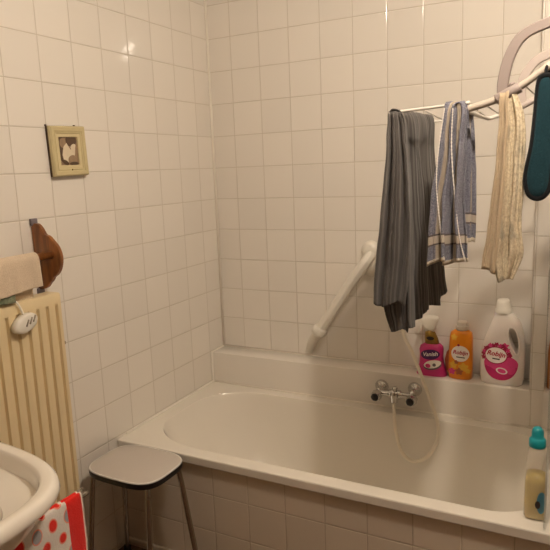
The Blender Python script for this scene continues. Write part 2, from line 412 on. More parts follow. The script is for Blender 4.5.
# ------------------------------------------------------------------ bath mixer with hose
mx = empty('bath_mixer', (.955, LY, .55), 'chrome two-handle bath mixer tap with hose on the tiled ledge front', 'tap')
def cyl(name, pts, r, m, parent, seg=20):
    bm = bmesh.new(); tube(bm, pts, r, seg); fixn(bm); return sharp(link(name, bm, m, parent), 50)
H = []
for (ux, uy, hx, hy) in ((382, 386, 375, 397), (415, 389, 410, 402)):
    w = at(ux, uy, LY); w.y = LY - .0005
    f = at(hx, hy, -.205); g = at(hx + 2.2, hy - 2.5, -.178)
    bm = bmesh.new(); lathe(bm, w, (0, -1, 0), [(0, .030), (.004, .030), (.016, .024), (.026, .015), (.034, .013)], 28); fixn(bm)
    sharp(link('wall_rose', bm, 'chrome', mx), 50)
    bm = bmesh.new(); tube(bm, spline([w + Vector((0, -.02, 0)), w + Vector((0, -.048, -.006)), g + Vector((0, .02, .0)), g], 5), .0135, 16); fixn(bm); link('inlet_pipe', bm, 'chrome', mx)
    bm = bmesh.new(); ax = (f - g).normalized()
    n = 32; rr = []
    for h, r in ((-.014, .016), (-.008, .021), (0, .0225), (.022, .0225), (.028, .0205), (.029, .017)):
        a = ax.orthogonal().normalized(); b = ax.cross(a)
        rr.append([g + ax * h + (a * math.cos(2 * PI * k / n) + b * math.sin(2 * PI * k / n)) * (r * (1 if k % 4 < 2 else .92)) for k in range(n)])
    loft(bm, rr); fixn(bm); hd = sharp(link('handle', bm, 'chrome', mx), 40)
    bm = bmesh.new(); lathe(bm, g + ax * .0285, ax, [(0, .0165), (.004, .0165), (.006, .012)], 24); fixn(bm); link('index_cap', bm, 'black', hd)
    H.append(g)
mid = (H[0] + H[1]) / 2 + Vector((.0, .012, .008))
a = H[0] + Vector((0, .012, .008)); b = H[1] + Vector((0, .012, .008))
bm = bmesh.new(); tube(bm, [a, a.lerp(b, .25), a.lerp(b, .33), a.lerp(b, .36), a.lerp(b, .64), a.lerp(b, .67), a.lerp(b, .75), b], [.0125, .0125, .014, .019, .019, .014, .0125, .0125], 20); fixn(bm)
sharp(link('mixer_body', bm, 'chrome', mx), 50)
bm = bmesh.new(); lathe(bm, mid + Vector((0, -.008, .01)), (0, -.25, -1), [(0, .018), (.018, .019), (.028, .014), (.042, .013), (.044, .010)], 20); fixn(bm); sharp(link('spout', bm, 'chrome', mx), 50)
bm = bmesh.new(); lathe(bm, mid + Vector((0, -.006, .012)), (0, 0, 1), [(0, .008), (.012, .008), (.014, .012), (.020, .012), (.023, .008)], 16); fixn(bm); sharp(link('diverter_knob', bm, 'chrome', mx), 50)
hs = mid + Vector((0, -.018, -.034))
hp = [hs, hs + Vector((0, -.002, -.03)), at(396, 432, -.225), at(402, 452, -.24), at(413, 461, -.24), at(427, 457, -.235), at(437, 441, -.225), at(438, 425, -.21), at(431, 402, -.185), at(421, 375, -.165), at(412, 352, -.14), at(404, 335, -.12), at(401, 310, -.085), at(402, 285, -.062)]
bm = bmesh.new()
P = spline(hp, 14)
tube(bm, P, .0074, 12)
fixn(bm); link('shower_hose', bm, 'hose', mx)
# hand shower in its wall bracket, where the hose ends behind the hanging garment
hsh = at(402, 285, -.062)
sb = mx
bm = bmesh.new(); box(bm, (hsh.x - .017, -.05, hsh.z + .02), (hsh.x + .017, -.0005, hsh.z + .055), .005); link('wall_bracket', bm, 'white_plastic', sb)
bm = bmesh.new(); tube(bm, spline([hsh, hsh + Vector((0, -.004, .06)), hsh + Vector((0, -.012, .15)), hsh + Vector((0, -.03, .185))], 5), [.011] * 10 + [.013] * 6, 16); fixn(bm); link('shower_handle', bm, 'white_plastic', sb)
bm = bmesh.new(); lathe(bm, hsh + Vector((0, -.02, .20)), (0, -1, -.45), [(-.008, .012), (0, .03), (.018, .036), (.022, .033)], 24); fixn(bm); link('shower_head', bm, 'white_plastic', sb)

# ------------------------------------------------------------------ bottles on the ledge
def ring_bottle(bm, rings, cy, n=2.6, seg=48):
    """rings: (z, xl, xr, half depth, exponent)"""
    loft(bm, [superel((xl + xr) / 2, cy, (xr - xl) / 2, hd, e, seg, z) for z, xl, xr, hd, e in rings]); fixn(bm)
def front_fn(rings, cy):
    def f(x, z):
        rr = sorted(rings)
        z = min(max(z, rr[0][0]), rr[-1][0] - 1e-6)
        for A, B in zip(rr, rr[1:]):
            if A[0] <= z <= B[0]:
                t = (z - A[0]) / max(B[0] - A[0], 1e-9); q = [A[i] + (B[i] - A[i]) * t for i in range(5)]; break
        cx = (q[1] + q[2]) / 2; hx = (q[2] - q[1]) / 2
        s = min(abs((x - cx) / hx), .999)
        return cy - q[3] * (1 - s ** q[4]) ** (1 / q[4])
    return f
def patch(name, outline, f, m, parent, off=.0009):
    """a sticker lying on a bottle front; outline is a list of (x, z)"""
    bm = bmesh.new(); cx = sum(p[0] for p in outline) / len(outline); cz = sum(p[1] for p in outline) / len(outline)
    prev = None; n = len(outline); K = 6
    c = bm.verts.new((cx, f(cx, cz) - off, cz))
    for k in range(1, K + 1):
        cur = []
        for x, z in outline:
            X = cx + (x - cx) * k / K; Z = cz + (z - cz) * k / K
            cur.append(bm.verts.new((X, f(X, Z) - off, Z)))
        for i in range(n):
            j = (i + 1) % n
            if prev is None: bm.faces.new((c, cur[i], cur[j]))
            else: bm.faces.new((prev[i], prev[j], cur[j], cur[i]))
        prev = cur
    fixn(bm); return link(name, bm, m, parent)
def ell(cx, cz, rx, rz, rot=0, n=36, wob=0, fr=0):
    out = []
    for k in range(n):
        a = 2 * PI * k / n; w = 1 + wob * math.sin(fr * a)
        x, z = rx * w * math.cos(a), rz * w * math.sin(a)
        out.append((cx + x * math.cos(rot) - z * math.sin(rot), cz + x * math.sin(rot) + z * math.cos(rot)))
    return out
def lettering(name, s, cx, cz, size, f, m, parent, rot=0.0, off=.0022, shear=.25, bold=.0):
    cu = bpy.data.curves.new('lettering', 'FONT'); cu.body = s; cu.size = size; cu.align_x = 'CENTER'; cu.align_y = 'CENTER'
    cu.shear = shear; cu.offset = bold; cu.resolution_u = 3
    ob = bpy.data.objects.new('lettering', cu); C.objects.link(ob)
    dg = bpy.context.evaluated_depsgraph_get(); me = bpy.data.meshes.new_from_object(ob.evaluated_get(dg))
    bpy.data.objects.remove(ob); bpy.data.curves.remove(cu)
    for v in me.vertices:
        x, z = v.co.x, v.co.y
        X = cx + x * math.cos(rot) - z * math.sin(rot); Z = cz + x * math.sin(rot) + z * math.cos(rot)
        v.co = (X, f(X, Z) - off, Z)
    me.name = name; me.materials.clear(); me.materials.append(M[m])
    o = bpy.data.objects.new(name, me); C.objects.link(o); o.parent = parent; o.matrix_parent_inverse = Matrix.Translation(-world_loc(parent))
    return o
BY = -.06; L0 = LEDGE + .0006
# pink stain-remover spray
x0, x1 = 1.018, 1.146
pk = empty('spray_bottle', (1.08, BY, L0), 'pink trigger spray bottle with white head at the left of the ledge bottles', 'spray bottle')
RG = [(L0, 1.022, 1.143, .030, 3.2), (L0 + .004, 1.018, 1.146, .033, 3.2), (L0 + .02, 1.022, 1.141, .033, 3.0), (L0 + .05, 1.030, 1.132, .032, 3.0), (L0 + .085, 1.032, 1.128, .031, 2.8),
      (L0 + .112, 1.030, 1.130, .031, 2.8), (L0 + .126, 1.034, 1.127, .029, 2.6), (L0 + .135, 1.048, 1.118, .025, 2.3), (L0 + .140, 1.055, 1.108, .02, 2)]
bm = bmesh.new(); ring_bottle(bm, RG, BY); link('bottle_body', bm, 'pink', pk)
f = front_fn(RG, BY)
RN = [(L0 + .136, 1.052, 1.112, .022, 2.2), (L0 + .16, 1.052, 1.106, .022, 2.2), (L0 + .185, 1.052, 1.094, .02, 2.2), (L0 + .196, 1.058, 1.090, .017, 2)]
bm = bmesh.new(); ring_bottle(bm, RN, BY); link('gold_collar', bm, 'gold', pk)
fn = front_fn(RN, BY)
patch('collar_emblem', ell(1.078, L0 + .163, .016, .008), fn, 'label_black', pk)
bm = bmesh.new()
RH = [(L0 + .190, 1.052, 1.094, .016, 2.2), (L0 + .21, 1.048, 1.096, .017, 2.4), (L0 + .228, 1.036, 1.106, .018, 2.6), (L0 + .244, 1.034, 1.112, .018, 2.6), (L0 + .252, 1.044, 1.108, .015, 2.3), (L0 + .256, 1.058, 1.098, .01, 2)]
ring_bottle(bm, RH, BY); hd = link('trigger_head', bm, 'white_plastic', pk)
bm = bmesh.new(); lathe(bm, (1.04, BY, L0 + .238), (-1, 0, 0), [(0, .011), (.012, .011), (.018, .008)], 16); fixn(bm); link('nozzle', bm, 'white_plastic', hd)
bm = bmesh.new(); tube(bm, spline([(1.046, BY, L0 + .226), (1.034, BY, L0 + .21), (1.030, BY, L0 + .19), (1.022, BY, L0 + .176)], 4), .005, 10); fixn(bm); link('trigger', bm, 'white_plastic', hd)
patch('purple_label', ell(1.080, L0 + .095, .040, .022, .12), f, 'magenta_dark', pk)
lettering('lettering', 'Vanish', 1.080, L0 + .097, .024, f, 'label_white', pk, .12, bold=.0004)
patch('white_label', ell(1.092, L0 + .050, .040, .020, .25), f, 'label_grey', pk)
patch('white_label', ell(1.090, L0 + .054, .036, .017, .25), f, 'label_white', pk, .0013)
patch('flower_print', ell(1.072, L0 + .046, .011, .009), f, 'label_pink', pk, .0018)
patch('flower_print', ell(1.098, L0 + .052, .007, .007), f, 'label_grey', pk, .0018)

# orange fabric softener
og = empty('softener_bottle', (1.2, BY, L0), 'orange bottle with white round label and clear cap, middle of the ledge bottles', 'bottle')
RO = [(L0, 1.160, 1.242, .026, 3), (L0 + .005, 1.154, 1.248, .030, 3.2), (L0 + .06, 1.152, 1.249, .032, 3.2), (L0 + .13, 1.154, 1.248, .032, 3.2), (L0 + .178, 1.156, 1.247, .030, 3), (L0 + .196, 1.160, 1.244, .027, 2.8),
      (L0 + .204, 1.172, 1.234, .022, 2.4), (L0 + .208, 1.182, 1.226, .018, 2)]
bm = bmesh.new(); ring_bottle(bm, RO, BY); link('bottle_body', bm, 'orange', og); f = front_fn(RO, BY)
bm = bmesh.new(); RB = [(L0 + .006, 1.155, 1.200, .018, 2.2), (L0 + .03, 1.140, 1.20, .022, 2.2), (L0 + .07, 1.134, 1.20, .024, 2.2), (L0 + .105, 1.142, 1.20, .022, 2.2), (L0 + .122, 1.156, 1.2, .016, 2.2)]
ring_bottle(bm, RB, BY + .006); link('grip_bulge', bm, 'orange_dark', og)
bm = bmesh.new(); lathe(bm, (1.204, BY, L0 + .206), (0, 0, 1), [(0, .023), (.004, .026), (.018, .026), (.02, .022), (.034, .0205), (.037, .016)], 28); fixn(bm); sharp(link('cap', bm, 'cap_clear', og), 50)
patch('round_label', ell(1.203, L0 + .112, .036, .034), f, 'label_white', og)
lettering('lettering', 'Robijn', 1.203, L0 + .117, .023, f, 'label_red', og, -.05, bold=.0005)
patch('small_print', [(1.188, L0 + .096), (1.222, L0 + .094), (1.222, L0 + .098), (1.188, L0 + .100)], f, 'label_black', og, .0016)
patch('flower_print', ell(1.196, L0 + .148, .005, .005), f, 'label_maroon', og)
for (px, pz, rr, mm) in ((1.176, L0 + .062, .015, 'label_yellow'), (1.216, L0 + .055, .018, 'label_yellow'), (1.170, L0 + .034, .013, 'label_pink'), (1.200, L0 + .036, .014, 'orange_dark'), (1.234, L0 + .040, .010, 'label_yellow'), (1.178, L0 + .18, .012, 'label_yellow'), (1.188, L0 + .075, .008, 'orange_dark')):
    patch('flower_print', ell(px, pz, rr, rr, 0, 30, .2, 5), f, mm, og, .0012)

# big white detergent jug
wj = empty('detergent_bottle', (1.36, BY, L0), 'large white laundry bottle with handle hole and pink oval label on ledge', 'bottle')
RW = [(L0, 1.292, 1.434, .034, 3.2), (L0 + .006, 1.284, 1.442, .039, 3.4), (L0 + .03, 1.280, 1.446, .041, 3.4), (L0 + .09, 1.279, 1.448, .041, 3.4), (L0 + .14, 1.284, 1.448, .040, 3.2), (L0 + .18, 1.294, 1.446, .038, 3),
      (L0 + .22, 1.308, 1.440, .035, 2.8), (L0 + .255, 1.321, 1.428, .031, 2.6), (L0 + .280, 1.329, 1.412, .027, 2.4), (L0 + .292, 1.331, 1.398, .025, 2.2), (L0 + .296, 1.334, 1.39, .023, 2)]
bm = bmesh.new(); ring_bottle(bm, RW, BY)
f = front_fn(RW, BY)
tmp = link('bottle_body', bm, 'white_bottle', wj)
bm = bmesh.new()
# slanted egg-shaped handle hole
hole = [(1.408 + .0175 * math.cos(a) * (1.05 + .25 * math.sin(a)) - .006 * math.sin(a) * -1.0 * -1.9, L0 + .186 + .054 * math.sin(a)) for a in [2 * PI * k / 40 for k in range(40)]]
loft(bm, [[Vector((x, yy, z)) for x, z in hole] for yy in (-.2, .1)]); fixn(bm)
cut = link('cutter', bm, 'white_bottle')
md = tmp.modifiers.new('hole', 'BOOLEAN'); md.operation = 'DIFFERENCE'; md.object = cut; md.solver = 'EXACT'
dg = bpy.context.evaluated_depsgraph_get(); me = bpy.data.meshes.new_from_object(tmp.evaluated_get(dg))
tmp.modifiers.clear(); tmp.data = me; bpy.data.objects.remove(cut); sharp(tmp, 40)
bm = bmesh.new()
rg = []
for x, z in hole: rg.append(Vector((x, f(x, z) - .0005, z)))
tube(bm, rg, .0045, 8, closed=True); fixn(bm); link('handle_rim', bm, 'white_bottle', wj)
bm = bmesh.new(); lathe(bm, (1.363, BY, L0 + .292), (0, 0, 1), [(0, .033), (.012, .033), (.016, .029), (.040, .027), (.052, .022), (.056, .014)], 28); fixn(bm); sharp(link('cap', bm, 'white_plastic', wj), 50)
LB = [(1.362 + .064 * math.cos(a), L0 + .092 + .070 * math.sin(a) * (1 if math.sin(a) < 0 else .5)) for a in [2 * PI * k / 48 for k in range(48)]]
patch('pink_label', LB, f, 'label_pink', wj)
LC = [(1.362 + .060 * math.cos(a), L0 + .080 + .058 * math.sin(a)) for a in [PI + PI * k / 24 for k in range(25)]] + [(1.362 + .05 * math.cos(a), L0 + .078 - .022 * math.sin(a)) for a in [PI * k / 20 for k in range(21)]]
patch('label_crescent', LC, f, 'label_rose', wj, .0012)  # deeper rose print over the lower part of the label
for k in range(15):
    a = PI * (-.05 + 1.1 * k / 14)
    patch('flower_print', ell(1.345 + .050 * math.cos(a), L0 + .118 + .046 * math.sin(a) + .004 * (k % 2), .0085, .0085, k, 20, .25, 5), f, 'label_maroon' if k % 3 else 'label_pink', wj, .0014)
patch('flower_print', ell(1.375, L0 + .165, .014, .010, 0, 24, .25, 5), f, 'label_pink', wj, .0012)
patch('oval_border', ell(1.343, L0 + .124, .044, .036), f, 'label_maroon', wj, .0018)
patch('white_label', ell(1.343, L0 + .124, .040, .032), f, 'label_white', wj, .0022)
lettering('lettering', 'Robijn', 1.343, L0 + .130, .027, f, 'label_red', wj, -.10, .0032, bold=.0007)
patch('small_print', [(1.330, L0 + .108), (1.358, L0 + .106), (1.358, L0 + .111), (1.330, L0 + .113)], f, 'label_black', wj, .0028)
patch('bubble_print', ell(1.366, L0 + .062, .022, .013, -.2), f, 'label_white', wj, .0022)
patch('bubble_print', ell(1.366, L0 + .062, .016, .009, -.2), f, 'label_pink', wj, .0027)
patch('bubble_print', ell(1.400, L0 + .070, .018, .020), f, 'label_pink', wj, .0020)

# peach bottle just behind the pipe casing
pb = empty('shampoo_bottle', (1.566, BY, L0), 'orange-brown bottle on the ledge, half hidden at the right edge', 'bottle')
RP = [(L0, 1.534, 1.600, .024, 2.8), (L0 + .005, 1.53, 1.604, .028, 3), (L0 + .15, 1.53, 1.604, .028, 3), (L0 + .195, 1.535, 1.598, .026, 2.6), (L0 + .21, 1.55, 1.584, .018, 2)]
bm = bmesh.new(); ring_bottle(bm, RP, BY); link('bottle_body', bm, 'peach', pb)
bm = bmesh.new(); lathe(bm, (1.567, BY, L0 + .208), (0, 0, 1), [(0, .018), (.03, .018), (.033, .014)], 20); fixn(bm); link('cap', bm, 'white_plastic', pb)

# clear bottle with yellow soap on the bath rim
SX, SY, S0 = 1.539, -.752, RIM + .0006
yb = empty('soap_bottle', (SX, SY, S0), 'clear bottle with yellow liquid and teal cap on front bath rim', 'bottle')
RS = [(S0, .028, .026, 2.8), (S0 + .005, .0312, .031, 3), (S0 + .05, .0315, .033, 3), (S0 + .11, .031, .032, 2.8), (S0 + .16, .029, .029, 2.6), (S0 + .195, .026, .026, 2.4), (S0 + .212, .024, .022, 2.1), (S0 + .220, .017, .017, 2)]
bm = bmesh.new(); loft(bm, [superel(SX, SY, a, b, e, 40, z) for z, a, b, e in RS], True, True); fixn(bm); link('bottle_body', bm, 'clear_plastic', yb)
bm = bmesh.new(); loft(bm, [superel(SX, SY, a - .002, b - .002, e, 40, z) for z, a, b, e in [(S0 + .003, .028, .028, 2.8)] + RS[1:4] + [(S0 + .135, .028, .0285, 2.6)]]); fixn(bm); link('yellow_soap', bm, 'yellow_liquid', yb)
bm = bmesh.new(); lathe(bm, (SX, SY, S0 + .220), (0, 0, 1), [(0, .0225), (.003, .0235), (.022, .023), (.026, .019), (.030, .0165), (.044, .0165), (.052, .0145), (.058, .009)], 28); fixn(bm); sharp(link('cap', bm, 'teal', yb), 50)
def fs(x, z):
    for A, B in zip(RS, RS[1:]):
        if A[0] <= z <= B[0]:
            t_ = (z - A[0]) / (B[0] - A[0]); hx, hy, e = [A[i] + (B[i] - A[i]) * t_ for i in (1, 2, 3)]; break
    s = min(abs((x - SX) / hx), .995); return SY - hy * (1 - s ** e) ** (1 / e)
patch('blue_label', ell(SX + .0175, S0 + .060, .0125, .034), fs, 'blue_label', yb, .001)
patch('label_emblem', ell(SX + .008, S0 + .054, .007, .012), fs, 'label_black', yb, .0015)

# ------------------------------------------------------------------ glass screen at the bath end
gs = empty('bath_screen', (1.585, -.48, RIM), 'clear glass bath screen standing on the bath end at right edge', 'shower screen')
bm = bmesh.new()
A = Vector((1.5685, TF + .012, 0)); B = Vector((1.64, LY - .004, 0)); n = Vector((B.y - A.y, -(B.x - A.x), 0)).normalized() * .003
GZ = 1.833
loft(bm, [[A + n + Vector((0, 0, z)), B + n + Vector((0, 0, z)), B - n + Vector((0, 0, z)), A - n + Vector((0, 0, z))] for z in (RIM + .001, GZ)]); fixn(bm)
link('glass_panel', bm, 'glass', gs, False)
bm = bmesh.new(); tube(bm, [B + Vector((0, -.004, RIM + .002)), B + Vector((0, -.004, GZ))], .006, 8); link('wall_profile', bm, 'white_plastic', gs)

# ------------------------------------------------------------------ drying rack
NY, FY = -.80, -.53
rk = empty('drying_rack', tuple(at(508, 93, NY)), 'white hanging clothes airer with two curved plastic hooks above the bath', 'drying rack')
bm = bmesh.new()
p = spline([at(463, 110.5, NY), at(497, 99.5, NY), at(519, 87.5, NY), at(551.5, 64, NY)], 5); tube(bm, p, .0095, 16); fixn(bm); link('front_rail', bm, 'rail_grey', rk)
bm = bmesh.new()
p = spline([at(464, 110.5, NY), at(472, 113, -.73), at(480, 116, -.62), at(486.5, 118, -.55), at(490, 118.2, FY), at(499, 115.5, FY), at(523, 106.5, FY), at(537, 98, FY), at(550, 89.5, FY)], 5); tube(bm, p, .0062, 12); fixn(bm); link('rear_rail', bm, 'wire', rk)
for nm, pts in (('front_wire', [at(392.5, 112.5, NY), at(440, 106.5, NY), at(470, 102.5, NY)]), ('rear_wire', [at(424.5, 117.1, FY), at(432, 121.5, FY), at(446, 120.3, FY), at(470, 118, FY)]),
                ('end_bar', [at(392.5, 112.5, NY), at(408, 115.5, -.665), at(424.5, 118, FY)])):
    bm = bmesh.new(); tube(bm, spline(pts, 5), .0042 if nm != 'rear_wire' else .0036, 10); fixn(bm); link(nm, bm, 'wire', rk)
for a, b in ((at(423, 109.5, NY), at(444, 120.5, FY)), (at(484, 104, NY), at(501, 115, FY)), (at(524, 84.5, NY), at(538, 97.5, FY)), (at(467, 103, NY), at(488, 118, FY))):
    bm = bmesh.new(); tube(bm, [a, b], .0022, 8); fixn(bm); link('cross_wire', bm, 'wire', rk)
bm = bmesh.new(); tube(bm, [at(496, 100, NY), at(497, 99.5, NY), at(519, 87.6, NY), at(520, 87, NY)], [.0135, .0145, .0145, .0135], 20); fixn(bm); link('sleeve', bm, 'hook_plastic', rk)
bm = bmesh.new(); tube(bm, [at(518, 108.5, FY), at(519, 108, FY), at(534, 99.8, FY), at(535, 99.2, FY)], [.0085, .0095, .0095, .0085], 16); fixn(bm); link('sleeve', bm, 'hook_pale', rk)
def hook(pts, y, w, th, m, hx):
    # arc from the sleeve up and over the top edge of the glass, then a short leg down its far side
    q = [at(u, v, y) for u, v in pts]
    last = q[-1]
    q += [Vector((hx - .012, y, 1.8475)), Vector((hx + .012, y, 1.8465)), Vector((hx + .026, y, 1.834)), Vector((hx + .030, y, 1.81)), Vector((hx + .030, y, 1.75))]
    bm = bmesh.new(); P = spline(q, 6); n = len(P); tube(bm, P, [1.12 - .25 * i / n for i in range(n)], flat=((0, 1, 0), w, th)); fixn(bm)
    return sharp(link('hook', bm, m, rk), 40)
hook([(503, 95), (503.2, 82), (508, 61), (516, 44), (525, 34), (535.5, 28), (550, 22)], NY, .026, .014, 'hook_plastic', 1.5715)
hook([(522, 106), (521, 93), (523, 80), (529, 69), (538, 59.5), (551, 52.5)], FY, .026, .012, 'hook_pale', 1.599)
bm = bmesh.new(); g0 = at(509, 87, NY); g1 = at(515, 83.5, NY)
tube(bm, [g0, g0.lerp(g1, .5) + Vector((0, 0, .003)), g1], .006, 10); fixn(bm); link('hook_fillet', bm, 'hook_plastic', rk)

# ------------------------------------------------------------------ hanging cloths
def sheet(name, rows, folds, m, parent=None, th=.004, nu=44, nv=10, seed=0, vlen=None, hem=.012, amp=.010, wob=.3, out=None):
    """rows from the first to the last: (A, B, fold strength); A and B are the cloth's two side edges"""
    bm = bmesh.new(); uvl = bm.loops.layers.uv.new('UVMap')
    As = spline([r[0] for r in rows], nv); Bs = spline([r[1] for r in rows], nv)
    ks = [v.x for v in spline([Vector((r[2], 0, 0)) for r in rows], nv)]
    n = len(As); L = [0]
    for i in range(1, n): L.append(L[-1] + ((As[i] - As[i - 1]).length + (Bs[i] - Bs[i - 1]).length) / 2)
    W = max((a - b).length for a, b in zip(As, Bs)) * 1.25
    V = []; UV = {}
    rnd = random.Random(seed); ph = [rnd.uniform(0, 6.28) for _ in range(4)]
    for i in range(n):
        ab = Bs[i] - As[i]; w = ab.length
        nrm = Vector((ab.y, -ab.x, 0)).normalized() if out is None else Vector(out)
        row = []
        for j in range(nu + 1):
            u = j / nu
            s = math.sin(2 * PI * folds * u + ph[0] + .6 * math.sin(3 * L[i] + ph[1])) + .45 * math.sin(2 * PI * folds * 2.17 * u + ph[2] + wob * 4 * L[i]) + .2 * math.sin(2 * PI * folds * 4.3 * u + ph[3])
            k = min(1, u * 8, (1 - u) * 8) * .7 + .3
            dv = 0
            if i == n - 1 or True: dv = hem * (L[i] / L[-1]) ** 4 * math.sin(2 * PI * (folds * .5) * u + ph[1])
            P = As[i].lerp(Bs[i], u) + nrm * (amp * ks[i] * s * k) + Vector((0, 0, dv))
            P += nrm * (.004 * noise.noise(P * 14)) + Vector((ab.x, ab.y, 0)).normalized() * (.003 * noise.noise(P * 18 + Vector((5, 0, 0))))
            v = bm.verts.new(P); UV[v] = (u * W, L[-1] - L[i]); row.append(v)
        V.append(row)
    for i in range(n - 1):
        for j in range(nu):
            fc = bm.faces.new((V[i][j], V[i][j + 1], V[i + 1][j + 1], V[i + 1][j]))
            for lp in fc.loops: lp[uvl].uv = UV[lp.vert]
    o = link(name, bm, m, parent); solid(o, th, 0); return o
# grey pinstripe garment, folded over the end bar
T1 = at(392.5, 112.5, NY); T2 = at(424.5, 118, FY)
gg = empty('pinstripe_garment', tuple((T1 + T2) / 2), 'grey pinstripe garment folded over the left end of the airer', 'clothing')
up = Vector((0, 0, .007))
N0 = T1 + Vector((0, -.012, 0)); N1 = T2 + Vector((.012, .012, 0))
# panel on the right side of the bar, running back towards the wall
sheet('garment_panel', [(N0 + Vector((-.010, 0, -.03)), N1 + Vector((-.012, 0, -.03)), .2), (N0 + up, N1 + up, .15), (at(402, 118, NY - .012), at(433, 123, FY), .5), (at(404, 160, NY), at(433.5, 160, FY), 1),
      (at(407, 230, NY), at(438, 220, FY), 1.3), (at(407, 290, NY), at(442, 265, FY), 1.4), (at(408, 327, NY), at(445.5, 293, FY), 1.3)], 3.1, 'grey_cloth', gg, seed=3, amp=.011)
# panel that faces the room, wide at the hem
sheet('garment_panel', [(T1 + Vector((.006, .03, 0)), T1 + Vector((.03, .035, -.008)), .1), (at(389.5, 112, NY - .01), at(400, 113, NY - .012), .15), (at(387.5, 130, NY - .014), at(404.5, 133, NY - .018), .5), (at(383.5, 190, NY - .014), at(409, 190, NY - .022), 1),
      (at(376.5, 262, NY - .012), at(409, 265, NY - .026), 1.1), (at(374.5, 302, NY - .01), at(404, 308, NY - .03), 1)], 1.7, 'grey_cloth', gg, seed=11, amp=.009)
# back half behind it, hanging lower
sheet('garment_panel', [(at(391.5, 114, NY + .02), at(402, 116, NY + .02), .2), (at(388, 190, NY + .022), at(409, 190, NY + .02), .8), (at(384, 280, NY + .022), at(409.5, 280, NY + .012), 1), (at(385, 312, NY + .02), at(409, 315, NY + .01), 1), (at(391, 328, NY + .02), at(407.5, 335, NY + .01), .8)], 1.3, 'grey_cloth', gg, seed=5, amp=.007)
# far flap
sheet('garment_panel', [(at(420, 119, FY + .03), at(432, 122.5, FY + .035), .3), (at(421, 190, FY + .03), at(434, 190, FY + .03), 1), (at(425, 260, FY + .02), at(443, 265, FY + .02), 1), (at(423, 312, FY + .01), at(439, 301, FY + .015), 1)], 1.3, 'grey_cloth', gg, seed=8, amp=.007)
# blue-grey kitchen towel over the front wire
bt = empty('kitchen_towel', tuple(at(455, 104, NY)), 'blue-grey woven kitchen towel with striped hem over the airer front wire', 'towel')
ty = NY
sheet('towel_fold', [(at(448, 107, ty + .02), at(470, 106, ty + .02), .2), (at(447, 102.5, ty), at(464, 101.5, ty), .2), (at(444.5, 110, ty - .014), at(452.5, 110, ty - .018), .4), (at(439, 150, ty - .016), at(451, 150, ty - .022), .8), (at(432, 200, ty - .016), at(445, 200, ty - .026), 1), (at(428, 266, ty - .016), at(445, 261, ty - .026), 1)], 1.1, 'blue_towel', bt, seed=2, amp=.010, hem=.003)
sheet('towel_fold', [(at(450, 107, ty + .014), at(468, 107, ty + .014), .2), (at(450, 102, ty), at(465.5, 102, ty), .2), (at(451, 112, ty - .006), at(468, 112, ty - .010), .4), (at(449, 150, ty - .006), at(466, 150, ty - .016), .8), (at(445, 200, ty - .006), at(464, 205, ty - .02), 1), (at(443, 264, ty - .004), at(468, 262, ty - .022), 1)], 1.6, 'blue_towel', bt, seed=21, amp=.013, hem=.003)
sheet('towel_fold', [(at(461, 104, ty + .01), at(470, 110, ty + .05), .2), (at(462, 116, ty + .03), at(472.5, 116, ty + .08), .5), (at(462, 160, ty + .03), at(474.5, 160, ty + .08), 1), (at(461, 205, ty + .03), at(475, 208, ty + .08), 1), (at(462, 240, ty + .03), at(474, 243, ty + .08), 1)], 1.6, 'blue_towel', bt, seed=33, amp=.008, hem=.006)
# white stitched edges of the towel
for pts in ([at(444.5, 108, ty - .022), at(438.5, 150, ty - .026), at(436.5, 185, ty - .026), at(440, 225, ty - .030), at(444, 260, ty - .029)], [at(452.8, 108, ty - .026), at(451.6, 150, ty - .030), at(455.5, 205, ty - .034), at(460, 240, ty - .034), at(465.5, 262, ty - .03)]):
    bm = bmesh.new(); P = spline(pts, 26); tube(bm, P, [.0010 if i % 2 else .0019 for i in range(len(P))], 8); fixn(bm); link('stitched_edge', bm, 'label_white', bt)
# cream cloth on the front rail by the hook sleeve
cc = empty('cream_cloth', tuple(at(507, 95, NY)), 'long cream lacy cloth hanging from the airer rail below the front hook', 'cloth')
sheet('cloth_fold', [(at(503, 101, NY + .02), at(511, 98, NY + .02), .1), (at(500.5, 94.5, NY), at(510.5, 89.5, NY), .1), (at(500, 100, NY - .016), at(508, 100, NY - .02), .3), (at(497.5, 150, NY - .016), at(506, 150, NY - .024), .7), (at(491, 210, NY - .014), at(502, 210, NY - .024), 1), (at(481.5, 270, NY - .012), at(494.5, 273.5, NY - .02), .9)], 1.0, 'beige_cloth', cc, seed=4, amp=.006, hem=.004)
sheet('cloth_fold', [(at(503, 101, NY + .012), at(518, 97, NY + .02), .1), (at(502.5, 93, NY), at(514, 87.5, NY), .1), (at(504.5, 101, NY - .006), at(520, 101, NY - .008), .4), (at(504, 120, NY - .008), at(525, 125, NY - .010), .8), (at(501, 180, NY - .008), at(523, 180, NY - .016), 1.1), (at(498, 235, NY - .006), at(520, 230, NY - .016), 1.2), (at(494, 262, NY - .004), at(522, 256, NY - .014), 1.2), (at(498, 281, NY - .004), at(512, 279, NY - .012), .8)], 1.8, 'cream_cloth', cc, seed=14, amp=.010, hem=.004)
